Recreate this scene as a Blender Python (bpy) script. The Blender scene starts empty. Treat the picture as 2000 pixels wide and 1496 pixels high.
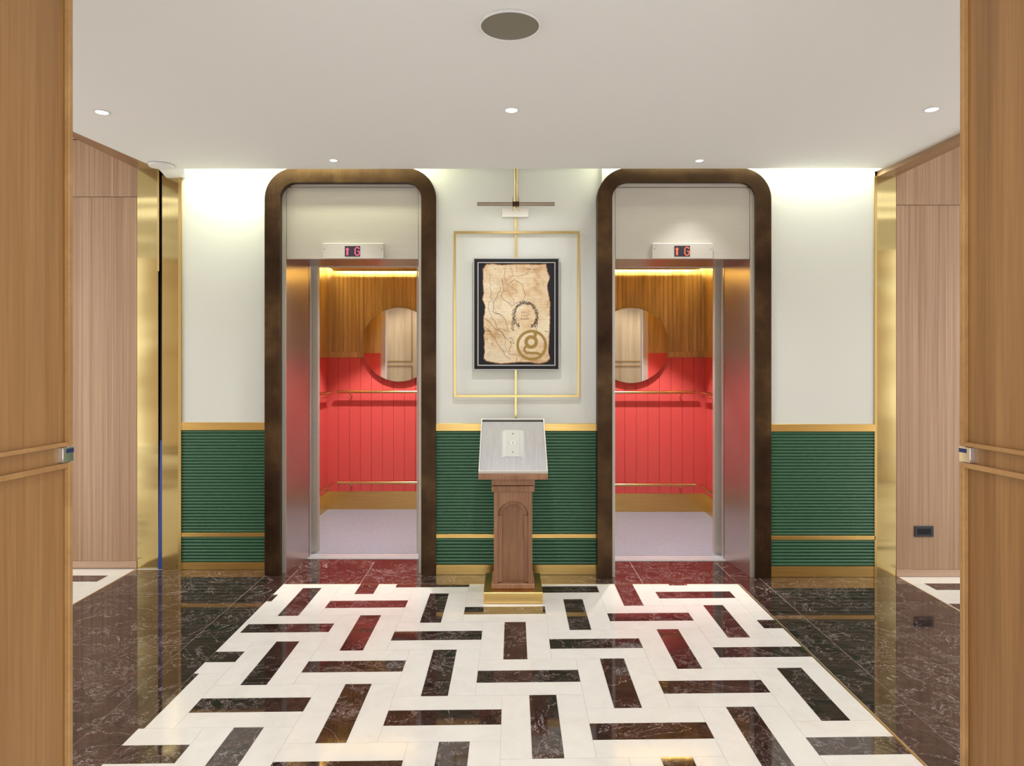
import bpy, math, random
from mathutils import Vector, Matrix
random.seed(7)
S = bpy.context.scene
COL = S.collection
PI = math.pi

# ------------------------------------------------------------------ camera
F, CX, CY, EYE = 1335.0, 993.0, 703.0, 1.43        # focal length and principal point of the photograph (2000 x 1496)
cam = bpy.data.cameras.new('camera')
cam.sensor_width = 36.0
cam.sensor_fit = 'HORIZONTAL'
cam.lens = F / 2000 * 36
cam.shift_x = (1000 - CX) / 2000
cam.shift_y = (CY - 748) / 2000
cam.clip_start = 0.05
cam.clip_end = 60
camo = bpy.data.objects.new('camera', cam)
COL.objects.link(camo)
camo.location = (0, 0, EYE)
camo.rotation_euler = (PI / 2, 0, 0)
S.camera = camo

# ------------------------------------------------------------------ world and exposure
w = bpy.data.worlds.new('world')
S.world = w
w.use_nodes = True
w.node_tree.nodes['Background'].inputs[0].default_value = (0.975, 0.975, 0.95, 1)
w.node_tree.nodes['Background'].inputs[1].default_value = 2.35
S.view_settings.view_transform = 'Standard'
S.view_settings.look = 'None'
S.view_settings.gamma = 1
S.view_settings.use_curve_mapping = False
S.view_settings.exposure = 0.0

# lamp powers (W)
P_CENTRE, P_PAIR, P_ROW, P_NEAR = 58, 40, 22, 16
P_COVE, P_COVE_MID, P_CAR_COVE, P_CAR = 9, 0.6, 60, 190
P_PIC, P_CORR = 0.7, 34


def spot(name, loc, target, power, color=(1, 1, 1), size=100, blend=0.8, radius=0.03):
    l = bpy.data.lights.new(name, 'SPOT')
    l.energy = power
    l.color = color
    l.spot_size = math.radians(size)
    l.spot_blend = blend
    l.shadow_soft_size = radius
    o = bpy.data.objects.new(name, l)
    COL.objects.link(o)
    o.location = loc
    o.rotation_euler = (Vector(target) - Vector(loc)).to_track_quat('-Z', 'Y').to_euler()
    return o


def area(name, loc, target, sx, sy, power, color=(1, 1, 1)):
    l = bpy.data.lights.new(name, 'AREA')
    l.shape = 'RECTANGLE'
    l.size, l.size_y = sx, sy
    l.energy = power
    l.color = color
    o = bpy.data.objects.new(name, l)
    COL.objects.link(o)
    o.location = loc
    o.rotation_euler = (Vector(target) - Vector(loc)).to_track_quat('-Z', 'Y').to_euler()
    return o


# ------------------------------------------------------------------ places in the room
# x to the right, y into the picture, z up, metres; the camera stands at x = y = 0
def X(px, d):
    """x of a point of the photograph that lies at depth d"""
    return (px - CX) * d / F


def Z(py, d):
    """z of a point of the photograph that lies at depth d"""
    return EYE - (py - CY) * d / F


CEIL = 2.67
DL, DEL, DC, DER, DR = 4.66, 4.58, 4.55, 4.50, 4.50     # depths of the five stretches of the lift wall
DWL, DWR = 4.69, 4.51                                    # wood-clad walls beside it
EDGE = 4.426                                             # ceiling edge before the cove


# ------------------------------------------------------------------ materials
def mat(name, color=(0.8, 0.8, 0.8), rough=0.5, metal=0.0, ior=1.5, coat=0.0, emit=None, strength=0.0):
    m = bpy.data.materials.new(name)
    m.use_nodes = True
    b = m.node_tree.nodes['Principled BSDF']
    b.inputs['Base Color'].default_value = (*color, 1)
    b.inputs['Roughness'].default_value = rough
    b.inputs['Metallic'].default_value = metal
    b.inputs['IOR'].default_value = ior
    b.inputs['Coat Weight'].default_value = coat
    b.inputs['Coat Roughness'].default_value = 0.08
    if emit:
        b.inputs['Emission Color'].default_value = (*emit, 1)
        b.inputs['Emission Strength'].default_value = strength
    return m


def nodes(m):
    return m.node_tree.nodes, m.node_tree.links, m.node_tree.nodes['Principled BSDF']


def coords(m, scale, rnd=True):
    """object coordinates (metres), stretched; shifted by the object's random number so that copies differ"""
    N, L, b = nodes(m)
    tc = N.new('ShaderNodeTexCoord')
    mp = N.new('ShaderNodeMapping')
    mp.inputs['Scale'].default_value = scale
    if rnd:
        oi = N.new('ShaderNodeObjectInfo')
        mu = N.new('ShaderNodeVectorMath')
        mu.operation = 'SCALE'
        cx = N.new('ShaderNodeCombineXYZ')
        for i in range(3):
            L.new(oi.outputs['Random'], cx.inputs[i])
        L.new(cx.outputs[0], mu.inputs[0])
        mu.inputs['Scale'].default_value = 37.0
        ad = N.new('ShaderNodeVectorMath')
        L.new(tc.outputs['Object'], ad.inputs[0])
        L.new(mu.outputs[0], ad.inputs[1])
        L.new(ad.outputs[0], mp.inputs[0])
    else:
        L.new(tc.outputs['Object'], mp.inputs[0])
    return mp.outputs[0]


def noise(m, vec, scale, detail=4, rough=0.55, dist=0.0):
    N, L, b = nodes(m)
    n = N.new('ShaderNodeTexNoise')
    n.inputs['Scale'].default_value = scale
    n.inputs['Detail'].default_value = detail
    n.inputs['Roughness'].default_value = rough
    n.inputs['Distortion'].default_value = dist
    L.new(vec, n.inputs['Vector'])
    return n.outputs['Fac']


def ramp(m, fac, stops):
    N, L, b = nodes(m)
    r = N.new('ShaderNodeValToRGB')
    e = r.color_ramp.elements
    while len(e) < len(stops):
        e.new(0.5)
    for k, (p, c) in enumerate(stops):
        e[k].position = p
        e[k].color = (*c, 1) if len(c) == 3 else c
    L.new(fac, r.inputs[0])
    return r.outputs[0]


def mix(m, fac, a, b_, mode='MIX'):
    N, L, b = nodes(m)
    x = N.new('ShaderNodeMix')
    x.data_type = 'RGBA'
    x.blend_type = mode
    if isinstance(fac, float):
        x.inputs[0].default_value = fac
    else:
        L.new(fac, x.inputs[0])
    for v, i in ((a, 6), (b_, 7)):
        if isinstance(v, tuple):
            x.inputs[i].default_value = (*v, 1)
        else:
            L.new(v, x.inputs[i])
    return x.outputs[2]


def bump(m, fac, strength, dist):
    N, L, b = nodes(m)
    u = N.new('ShaderNodeBump')
    u.inputs['Strength'].default_value = strength
    u.inputs['Distance'].default_value = dist
    L.new(fac, u.inputs['Height'])
    L.new(u.outputs[0], b.inputs['Normal'])


def wood(name, dark, mid, light, sc=(9, 9, 0.55), fine=(110, 110, 1.6), rough=0.42, depth=0.5, coat=0.0):
    m = mat(name, mid, rough, coat=coat)
    N, L, b = nodes(m)
    v = coords(m, sc)
    a = noise(m, v, 1.0, 5, 0.6, 0.6)
    base = ramp(m, a, [(0.30, dark), (0.5, mid), (0.70, light)])
    v2 = coords(m, fine)
    g = noise(m, v2, 1.0, 3, 0.6)
    gr = ramp(m, g, [(0.30, (1 - depth,) * 3), (0.62, (1, 1, 1))])
    c = mix(m, 1.0, base, gr, 'MULTIPLY')
    L.new(c, b.inputs['Base Color'])
    bump(m, g, 0.12, 0.001)
    return m


def brushed(name, color, rough=0.25, axis='z', wav=0.0, var=0.12):
    m = mat(name, color, rough, 1.0)
    N, L, b = nodes(m)
    sc = (260, 260, 4) if axis == 'z' else (4, 4, 260)
    g = noise(m, coords(m, sc), 1.0, 3)
    c = ramp(m, g, [(0.3, tuple(x * (1 - var) for x in color)), (0.7, tuple(min(1, x * (1 + var)) for x in color))])
    L.new(c, b.inputs['Base Color'])
    if wav:
        wv = noise(m, coords(m, (1.2, 1.2, 5.0), False), 1.0, 0.5)
        bump(m, wv, 1.0, wav)
    else:
        bump(m, g, 0.05, 0.0005)
    return m


M = {}
M['ceiling'] = mat('ceiling_paint', (0.80, 0.79, 0.77), 0.9)
M['plaster'] = mat('wall_paint', (0.70, 0.71, 0.66), 0.75)
M['cove'] = mat('cove_paint', (0.85, 0.85, 0.82), 0.9)
M['brass'] = brushed('brushed_brass', (0.70, 0.47, 0.165), 0.30, 'x')
M['brass_polished'] = brushed('polished_brass_sheet', (0.54, 0.43, 0.20), 0.13, 'z', wav=0.014, var=0.03)
M['brass_tube'] = mat('brass_tube', (0.60, 0.44, 0.18), 0.25, 1.0)
M['green'] = mat('green_lacquer', (0.042, 0.128, 0.066), 0.28)
M['groove'] = mat('green_groove', (0.008, 0.03, 0.02), 0.6)
M['steel'] = brushed('hairline_steel', (0.54, 0.51, 0.455), 0.48, 'x', var=0.04)
M['steel'].node_tree.nodes['Principled BSDF'].inputs['Metallic'].default_value = 0.55
M['steel_jamb'] = brushed('hairline_jamb_steel', (0.50, 0.44, 0.41), 0.24, 'z', var=0.06)
M['steel_jamb'].node_tree.nodes['Principled BSDF'].inputs['Metallic'].default_value = 0.8
M['alu'] = mat('aluminium', (0.66, 0.67, 0.70), 0.35, 0.5)
M['chrome'] = mat('chrome', (0.8, 0.8, 0.82), 0.08, 1.0)
M['mirror'] = mat('mirror_glass', (0.93, 0.93, 0.92), 0.0, 1.0)
M['black'] = mat('black_plastic', (0.02, 0.02, 0.025), 0.4)
M['dark'] = mat('dark_gap', (0.01, 0.01, 0.01), 0.8)
M['black_frame'] = mat('black_lacquer_frame', (0.006, 0.006, 0.008), 0.5, ior=1.35)
M['silver'] = mat('silver_edge', (0.40, 0.375, 0.35), 0.4, 1.0)
M['white_plastic'] = mat('white_plastic', (0.75, 0.75, 0.75), 0.5)
M['grille'] = mat('speaker_grille', (0.19, 0.175, 0.13), 0.5)
M['lamp'] = mat('downlight_lens', (1, 1, 1), 0.4, emit=(1, 0.97, 0.92), strength=8)
M['red'] = mat('red_lacquer', (0.56, 0.075, 0.068), 0.45)
M['blue'] = mat('blue_light_paint', (0.02, 0.06, 0.28), 0.3)
M['navy'] = mat('navy_reflection_paint', (0.01, 0.02, 0.10), 0.2)
M['copper'] = brushed('copper_skirting', (0.48, 0.33, 0.24), 0.30, 'x', var=0.05)
M['grout_dark'] = mat('stone_joint', (0.55, 0.50, 0.46), 0.7)
M['grout_light'] = mat('pale_joint', (0.45, 0.42, 0.37), 0.7)
M['door_wood'] = wood('honey_teak', (0.19, 0.082, 0.022), (0.27, 0.132, 0.040), (0.35, 0.185, 0.066), (7, 7, 0.35), (170, 170, 3), 0.38, 0.22)
M['bead_wood'] = wood('pale_teak_bead', (0.29, 0.145, 0.045), (0.34, 0.18, 0.062), (0.40, 0.225, 0.085), (7, 7, 7), (90, 90, 90), 0.38, 0.12)
M['zebra'] = wood('rift_veneer', (0.37, 0.205, 0.12), (0.46, 0.285, 0.175), (0.55, 0.365, 0.23), (45, 45, 0.25), (240, 240, 1.2), 0.45, 0.34)
M['header_wood'] = wood('header_veneer', (0.27, 0.14, 0.07), (0.34, 0.19, 0.10), (0.40, 0.24, 0.13), (14, 1, 14), (160, 3, 160), 0.4, 0.2)
M['plank'] = wood('car_oak', (0.34, 0.21, 0.06), (0.49, 0.33, 0.11), (0.62, 0.45, 0.18), (16, 16, 0.6), (140, 140, 3), 0.45, 0.35)
M['walnut'] = wood('pedestal_walnut', (0.24, 0.105, 0.05), (0.35, 0.17, 0.085), (0.44, 0.23, 0.125), (20, 20, 1.2), (260, 260, 6), 0.5, 0.30)
M['front_wood'] = wood('pale_panelling', (0.42, 0.28, 0.16), (0.52, 0.38, 0.24), (0.60, 0.46, 0.30), (7, 7, 0.35), (170, 170, 3), 0.45, 0.15)
# bronze portal frame, patinated
m = M['bronze'] = mat('patinated_bronze', (0.2, 0.12, 0.08), 0.46, 1.0)
N, L, b = nodes(m)
a = noise(m, coords(m, (2.5, 2.5, 2.5), False), 1.0, 5, 0.6)
g = noise(m, coords(m, (160, 160, 4), False), 1.0, 3)
c = ramp(m, a, [(0.3, (0.036, 0.021, 0.014)), (0.52, (0.082, 0.048, 0.027)), (0.72, (0.16, 0.098, 0.048))])
c = mix(m, 0.35, c, ramp(m, g, [(0.3, (0.6, 0.6, 0.6)), (0.7, (1, 1, 1))]), 'MULTIPLY')
L.new(c, b.inputs['Base Color'])


def dark_marble():
    m = mat('dark_marble', (0.03, 0.015, 0.012), 0.045, ior=1.75)
    N, L, b = nodes(m)
    v = coords(m, (1, 1, 1))
    n1 = noise(m, v, 2.6, 6, 0.62, 1.4)
    n2 = noise(m, v, 9.0, 6, 0.7, 1.2)
    n3 = noise(m, v, 3.0, 3, 0.5)

    def vein(n, wdt, amp):
        s = N.new('ShaderNodeMath'); s.operation = 'SUBTRACT'; L.new(n, s.inputs[0]); s.inputs[1].default_value = 0.5
        a = N.new('ShaderNodeMath'); a.operation = 'ABSOLUTE'; L.new(s.outputs[0], a.inputs[0])
        r = N.new('ShaderNodeMapRange'); L.new(a.outputs[0], r.inputs[0])
        r.inputs[1].default_value = 0.0; r.inputs[2].default_value = wdt
        r.inputs[3].default_value = amp; r.inputs[4].default_value = 0.0
        return r.outputs[0]
    n4 = noise(m, coords(m, (1, 1.8, 1)), 26.0, 5, 0.7, 0.8)
    v4 = vein(n4, 0.020, 0.13)
    v1, v2 = vein(n1, 0.005, 0.85), vein(n2, 0.012, 0.7)
    k = ramp(m, n3, [(0.44, (0, 0, 0)), (0.58, (1, 1, 1))])
    mu = N.new('ShaderNodeMath'); mu.operation = 'MULTIPLY'; L.new(v2, mu.inputs[0]); L.new(k, mu.inputs[1])
    mx = N.new('ShaderNodeMath'); mx.operation = 'MAXIMUM'; L.new(v1, mx.inputs[0]); L.new(mu.outputs[0], mx.inputs[1])
    mx2 = N.new('ShaderNodeMath'); mx2.operation = 'MAXIMUM'; L.new(mx.outputs[0], mx2.inputs[0]); L.new(v4, mx2.inputs[1])
    base = ramp(m, n2, [(0.35, (0.013, 0.007, 0.006)), (0.65, (0.050, 0.022, 0.017))])
    L.new(mix(m, mx2.outputs[0], base, (0.42, 0.36, 0.35)), b.inputs['Base Color'])
    return m


def white_marble():
    m = mat('white_marble', (0.75, 0.73, 0.69), 0.10, ior=1.45)
    N, L, b = nodes(m)
    v = coords(m, (1, 1, 1))
    n1 = noise(m, v, 5.0, 5, 0.6, 2.0)
    L.new(ramp(m, n1, [(0.25, (0.70, 0.675, 0.63)), (0.5, (0.745, 0.725, 0.685)), (0.75, (0.77, 0.755, 0.72))]), b.inputs['Base Color'])
    return m


M['dark_marble'] = dark_marble()
M['white_marble'] = white_marble()
m = M['car_floor'] = mat('speckled_vinyl', (0.45, 0.44, 0.46), 0.35)
N, L, b = nodes(m)
L.new(ramp(m, noise(m, coords(m, (1, 1, 1), False), 230, 2), [(0.35, (0.14, 0.17, 0.21)), (0.5, (0.26, 0.31, 0.375)), (0.7, (0.34, 0.40, 0.475))]), b.inputs['Base Color'])
m = M['tray'] = mat('brushed_tray', (0.62, 0.62, 0.65), 0.32, 0.6)
N, L, b = nodes(m)
L.new(ramp(m, noise(m, coords(m, (200, 6, 6), False), 1, 3), [(0.3, (0.52, 0.52, 0.56)), (0.7, (0.66, 0.66, 0.69))]), b.inputs['Base Color'])
m = M['parchment'] = mat('parchment', (0.7, 0.55, 0.35), 0.8)
N, L, b = nodes(m)
pa = noise(m, coords(m, (1, 1, 1), False), 9, 5)
pl = noise(m, coords(m, (9, 9, 330), False), 1, 2)
c = ramp(m, pa, [(0.30, (0.56, 0.34, 0.17)), (0.44, (0.72, 0.54, 0.33)), (0.62, (0.78, 0.66, 0.46))])
c = mix(m, 0.28, c, ramp(m, pl, [(0.36, (0.45, 0.38, 0.32)), (0.46, (1, 1, 1))]), 'MULTIPLY')
L.new(c, b.inputs['Base Color'])
M['burnt'] = mat('scorched_edge', (0.30, 0.15, 0.06), 0.9)
M['ink'] = mat('map_ink', (0.085, 0.060, 0.048), 0.9)
M['ink_soft'] = mat('soft_ink', (0.30, 0.22, 0.16), 0.9)
M['ink_faint'] = mat('faded_ink', (0.22, 0.16, 0.12), 0.9)
M['gold_print'] = mat('gold_leaf', (0.30, 0.18, 0.035), 0.4, 0.3)
M['mount'] = mat('dark_mount_board', (0.010, 0.010, 0.014), 0.6, ior=1.35)


# ------------------------------------------------------------------ mesh helpers
class MB:
    def __init__(self):
        self.v, self.f, self.s = [], [], []

    def face(self, idx, smooth=False):
        self.f.append(tuple(idx)); self.s.append(smooth)

    def box(self, x0, x1, y0, y1, z0, z1):
        n = len(self.v)
        self.v += [(x0, y0, z0), (x1, y0, z0), (x1, y1, z0), (x0, y1, z0), (x0, y0, z1), (x1, y0, z1), (x1, y1, z1), (x0, y1, z1)]
        for q in ((0, 3, 2, 1), (4, 5, 6, 7), (0, 1, 5, 4), (1, 2, 6, 5), (2, 3, 7, 6), (3, 0, 4, 7)):
            self.face([n + i for i in q])
        return self

    def prism(self, poly, a0, a1, axis='y', smooth=False):
        """poly: list of 2-D points; extruded along axis. axis 'y': points are (x, z); 'z': (x, y); 'x': (y, z)"""
        def P(p, a):
            return {'y': (p[0], a, p[1]), 'z': (p[0], p[1], a), 'x': (a, p[0], p[1])}[axis]
        n, k = len(self.v), len(poly)
        self.v += [P(p, a0) for p in poly] + [P(p, a1) for p in poly]
        self.face([n + i for i in range(k)]); self.face([n + k + i for i in reversed(range(k))])
        for i in range(k):
            j = (i + 1) % k
            self.face((n + i, n + k + i, n + k + j, n + j), smooth)
        return self

    def band(self, outer, inner, a0, a1, axis='y', closed=False):
        """strip between two polylines of equal length, with thickness"""
        def P(p, a):
            return {'y': (p[0], a, p[1]), 'z': (p[0], p[1], a), 'x': (a, p[0], p[1])}[axis]
        n, k = len(self.v), len(outer)
        for a in (a0, a1):
            for pts in (outer, inner):
                self.v += [P(p, a) for p in pts]
        o0, i0, o1, i1 = n, n + k, n + 2 * k, n + 3 * k
        for i in range(k if closed else k - 1):
            j = (i + 1) % k
            self.face((o0 + i, o0 + j, i0 + j, i0 + i)); self.face((o1 + i, i1 + i, i1 + j, o1 + j))
            self.face((o0 + i, o1 + i, o1 + j, o0 + j), True); self.face((i0 + i, i0 + j, i1 + j, i1 + i), True)
        if not closed:
            self.face((o0, i0, i1, o1)); e = k - 1
            self.face((o0 + e, o1 + e, i1 + e, i0 + e))
        return self

    def tube(self, pts, r, n=12, r1=None):
        pts = [Vector(p) for p in pts]
        rings = []
        for i, p in enumerate(pts):
            d = (pts[min(i + 1, len(pts) - 1)] - pts[max(i - 1, 0)]).normalized()
            up = Vector((0, 0, 1)) if abs(d.z) < 0.9 else Vector((1, 0, 0))
            u = d.cross(up).normalized(); w_ = d.cross(u).normalized()
            rr = r if r1 is None else r + (r1 - r) * i / (len(pts) - 1)
            b0 = len(self.v)
            for k in range(n):
                a = 2 * PI * k / n
                self.v.append(tuple(p + (u * math.cos(a) + w_ * math.sin(a)) * rr))
            rings.append(b0)
        for a_, b_ in zip(rings, rings[1:]):
            for k in range(n):
                j = (k + 1) % n
                self.face((a_ + k, a_ + j, b_ + j, b_ + k), True)
        self.face([rings[0] + k for k in reversed(range(n))]); self.face([rings[-1] + k for k in range(n)])
        return self

    def lathe(self, c, prof, axis='z', n=40):
        """prof: list of (radius, offset along axis)"""
        rings = []
        for r, h in prof:
            b0 = len(self.v)
            for k in range(n):
                a = 2 * PI * k / n
                u, v_ = r * math.cos(a), r * math.sin(a)
                self.v.append({'z': (c[0] + u, c[1] + v_, c[2] + h), 'y': (c[0] + u, c[1] + h, c[2] + v_)}[axis])
            rings.append(b0)
        for a_, b_ in zip(rings, rings[1:]):
            for k in range(n):
                j = (k + 1) % n
                self.face((a_ + k, a_ + j, b_ + j, b_ + k), True)
        self.face([rings[0] + k for k in range(n)]); self.face([rings[-1] + k for k in range(n)])
        return self

    def obj(self, name, material, parent=None, bevel=0.0, seg=1):
        me = bpy.data.meshes.new(name)
        me.from_pydata(self.v, [], self.f)
        me.polygons.foreach_set('use_smooth', self.s)
        me.update()
        import bmesh
        bm = bmesh.new(); bm.from_mesh(me)
        bmesh.ops.recalc_face_normals(bm, faces=bm.faces)
        if bevel:
            es = [e for e in bm.edges if len(e.link_faces) == 2 and e.calc_face_angle(0) > 0.6]
            bmesh.ops.bevel(bm, geom=es, offset=bevel, segments=seg, affect='EDGES', profile=0.5)
        bm.to_mesh(me); bm.free()
        me.set_sharp_from_angle(angle=math.radians(35))
        me.materials.append(M[material])
        o = bpy.data.objects.new(name, me)
        COL.objects.link(o)
        if parent:
            adopt(o, parent)
        return o


def adopt(o, parent):
    o.parent = parent
    r = parent
    mw = Matrix.Identity(4)
    chain = []
    while r:
        chain.append(r); r = r.parent
    for q in reversed(chain):
        mw = mw @ q.matrix_parent_inverse @ Matrix.LocRotScale(q.location, q.rotation_euler, q.scale)
    o.matrix_parent_inverse = mw.inverted()


def box(name, material, x0, x1, y0, y1, z0, z1, parent=None, bevel=0.0):
    return MB().box(min(x0, x1), max(x0, x1), min(y0, y1), max(y0, y1), min(z0, z1), max(z0, z1)).obj(name, material, parent, bevel)


def thing(name, label, cat, loc, group=None):
    o = bpy.data.objects.new(name, None)
    COL.objects.link(o)
    o.empty_display_size = 0.1
    o.location = loc
    o['label'] = label
    o['category'] = cat
    if group:
        o['group'] = group
    return o


def struct(o):
    o['kind'] = 'structure'
    return o


def copy_part(o, dx=0, dy=0, dz=0, parent=None):
    c = o.copy()
    COL.objects.link(c)
    c.location = Vector(o.location) + Vector((dx, dy, dz))
    if parent:
        adopt(c, parent)
    return c


def clip(poly, x0, x1, y0, y1):
    def cut(pts, inside, inter):
        out = []
        for i, p in enumerate(pts):
            q = pts[i - 1]
            if inside(p):
                if not inside(q):
                    out.append(inter(q, p))
                out.append(p)
            elif inside(q):
                out.append(inter(q, p))
        return out

    def ix(v):
        return lambda a, b: (v, a[1] + (b[1] - a[1]) * (v - a[0]) / (b[0] - a[0]))

    def iy(v):
        return lambda a, b: (a[0] + (b[0] - a[0]) * (v - a[1]) / (b[1] - a[1]), v)
    for ins, it in ((lambda p: p[0] >= x0, ix(x0)), (lambda p: p[0] <= x1, ix(x1)), (lambda p: p[1] >= y0, iy(y0)), (lambda p: p[1] <= y1, iy(y1))):
        poly = cut(poly, ins, it)
        if not poly:
            return []
    return poly


# ================================================================== FLOOR
floor = struct(box('floor', 'grout_dark', -4.8, 4.8, 0.3, 4.85, -0.10, -0.0012))


def tile(poly, material, joint=0.0006):
    """one stone: a thin slab with its own edges, top at z = 0"""
    area_ = 0.5 * sum(poly[i - 1][0] * poly[i][1] - poly[i][0] * poly[i - 1][1] for i in range(len(poly)))
    if abs(area_) < 2e-4:
        return
    cx = sum(p[0] for p in poly) / len(poly); cy = sum(p[1] for p in poly) / len(poly)
    pts = []
    for p in poly:
        dx, dy = p[0] - cx, p[1] - cy
        pts.append((p[0] - joint * (1 if dx > 0 else -1), p[1] - joint * (1 if dy > 0 else -1)))
    MB().prism(pts, -0.012, 0.0, 'z').obj('tile', material, floor)


FX0, FX1, FY0, FY1 = -1.435, 1.464, 1.35, 4.36
OX, OY, A, B_, C_, D_ = -0.25879, 2.73493, 0.11546, 0.00079, 0.00245, 0.11642


def lat(gx, gy):
    return (OX + A * gx + B_ * gy, OY + C_ * gx + D_ * gy)


# inner field: blocks of three strips (white, dark, white), laid in turn along and across
box('joint_bed', 'grout_light', FX0, FX1, FY0, FY1, -0.02, -0.0010, floor)
for i in range(-12, 14):
    for j in range(-12, 14):
        ox, oy = 7 * i + 3 * j, -i + 3 * j
        for k in (-1, 0, 1):
            for (a0, a1, b0, b1) in ((-2, 2, k - 0.5, k + 0.5), (3.5 + k - 0.5, 3.5 + k + 0.5, -2.5, 1.5)):
                c = [lat(ox + a0, oy + b0), lat(ox + a1, oy + b0), lat(ox + a1, oy + b1), lat(ox + a0, oy + b1)]
                p = clip(c, FX0, FX1, FY0, FY1)
                if len(p) > 2:
                    tile(p, 'dark_marble' if k == 0 else 'white_marble')
# dark border slabs
JX = [-2.54, -1.92, -1.615, FX0]
SEAM_L = [1.1, 1.7, 2.30, 2.906, 3.555, 4.16, 4.66]
for y0, y1 in zip(SEAM_L, SEAM_L[1:]):
    for x0, x1 in ((-2.54, -1.615), (-1.615, FX0)):
        tile([(x0, y0), (x1, y0), (x1, y1), (x0, y1)], 'dark_marble', 0.0013)
SEAM_R = [1.0, 1.6, 2.22, 2.837, 3.45, 4.05, 4.51]
for y0, y1 in zip(SEAM_R, SEAM_R[1:]):
    for x0, x1 in ((FX1 + 0.013, 1.645), (1.645, 2.562)):
        tile([(x0, y0), (x1, y0), (x1, y1), (x0, y1)], 'dark_marble', 0.0013)
for x0, x1, y0, y1 in ((-1.435, -0.948, FY1 + 0.006, 4.66), (-0.948, -0.35, FY1 + 0.006, 4.66), (-0.35, 0.26, FY1 + 0.006, 4.60), (0.26, 0.86, FY1 + 0.006, 4.66), (0.86, 1.464, FY1 + 0.006, 4.66),
                       (-1.52, -0.948, 4.66, 4.91), (-0.948, -0.5, 4.66, 4.91), (0.65, 0.86, 4.66, 4.86), (0.86, 1.464, 4.66, 4.86), (1.464, 1.70, 4.51, 4.86)):
    tile([(x0, y0), (x1, y0), (x1, y1), (x0, y1)], 'dark_marble', 0.0013)
tile([(FX1, FY1 + 0.006), (FX1 + 0.013, FY1 + 0.006), (FX1 + 0.013, 4.51), (FX1, 4.51)], 'dark_marble', 0.0)
box('brass_inlay', 'brass', FX1, FX1 + 0.010, FY0, FY1, -0.01, 0.0006, floor)
box('brass_inlay', 'brass', FX0, FX1, FY1, FY1 + 0.005, -0.01, 0.0006, floor)
box('brass_inlay', 'brass', 2.562, 2.570, 1.0, DWR - 0.001, -0.01, 0.0006, floor)
box('brass_inlay', 'brass', -2.549, -2.541, 1.1, DWL - 0.001, -0.01, 0.0006, floor)
# the same inlaid paving beyond both side openings
for sgn, xa, xb, d, rows in ((-1, -4.75, -2.55, 4.66, ((4.535, 4.410, -2.655), (4.145, 4.02, -2.86), (3.75, 3.63, -3.0), (3.3, 3.2, -3.2))),
                             (1, 2.571, 4.75, 4.505, ((4.375, 4.250, 2.66), (4.01, 3.89, 2.58), (3.60, 3.48, 2.95), (3.2, 3.1, 3.2)))):
    tops = [d] + [r[0] for r in rows]
    for k, (ya, yb, xs) in enumerate(rows):
        far, near = xs, xs + sgn * 0.46
        lo, hi = min(far, near), max(far, near)
        tile([(xa, ya), (xb, ya), (xb, tops[k] if k == 0 else rows[k - 1][1]), (xa, tops[k] if k == 0 else rows[k - 1][1])], 'white_marble')
        tile([(lo, yb), (hi, yb), (hi, ya), (lo, ya)], 'dark_marble')
        if sgn < 0:
            tile([(hi, yb), (xb, yb), (xb, ya), (hi, ya)], 'white_marble'); tile([(xa, yb), (lo, yb), (lo, ya), (xa, ya)], 'white_marble')
        else:
            tile([(xa, yb), (lo, yb), (lo, ya), (xa, ya)], 'white_marble'); tile([(hi, yb), (xb, yb), (xb, ya), (hi, ya)], 'white_marble')
    tile([(xa, 1.2), (xb, 1.2), (xb, rows[-1][1]), (xa, rows[-1][1])], 'white_marble')
# plain stone before the doorway
tile([(-4.75, 0.3), (4.75, 0.3), (4.75, 1.0), (-4.75, 1.0)], 'dark_marble', 0.0013)
tile([(FX0, 1.0), (FX1, 1.0), (FX1, FY0), (FX0, FY0)], 'white_marble', 0.0013)

# ================================================================== CEILING with the cove before the lift wall
mb = MB()
mb.prism([(-4.8, 0.3), (4.8, 0.3), (4.8, 2.6), (2.60, 2.6), (2.532, 3.83), (2.48, EDGE), (-2.269, EDGE + 0.014), (-2.366, 3.70), (-2.51, 2.6), (-4.8, 2.6)], CEIL, CEIL + 0.14, 'z')
ceiling = struct(mb.obj('ceiling', 'ceiling'))
MB().prism([(-2.269, EDGE), (-2.10, EDGE), (-2.20, DL), (-2.33, DL)], CEIL + 0.0005, CEIL + 0.13, 'z').obj('cove_end', 'ceiling', ceiling)
MB().prism([(2.48, EDGE - 0.3), (2.60, EDGE - 0.3), (2.60, DR), (2.405, DR)], CEIL - 0.0005, CEIL + 0.13, 'z').obj('cove_end', 'ceiling', ceiling)
box('cove_top', 'cove', -2.6, 2.65, EDGE - 0.25, DL + 0.1, 3.02, 3.06, ceiling)
box('cove_back', 'cove', -2.6, 2.65, EDGE - 0.27, EDGE - 0.25, CEIL + 0.14, 3.06, ceiling)
for x, m_ in ((-2.36, 'cove'), (2.60, 'cove')):
    box('cove_cheek', m_, x - 0.02, x + 0.02, EDGE - 0.25, DL + 0.1, CEIL + 0.13, 3.05, ceiling)

# wood-faced headers over the side openings
hl = struct(MB().prism([(-2.27, 0.9), (-2.27, DWL), (-2.548, DWL), (-2.68, 0.9)], 2.742, 3.0, 'z').obj('trim_1', 'header_wood'))
hr = struct(MB().prism([(2.53, 0.9), (2.473, 3.73), (2.432, DWR), (2.556, DWR), (2.566, 0.9)], 2.640, 3.0, 'z').obj('trim_2', 'header_wood'))
# corridor ceilings beyond the headers
struct(box('ceiling_left', 'ceiling', -4.8, -2.56, 2.6, DWL + 0.1, 2.95, 3.05))
struct(box('ceiling_right', 'ceiling', 2.57, 4.8, 2.6, DWR + 0.1, 2.95, 3.05))

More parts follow.
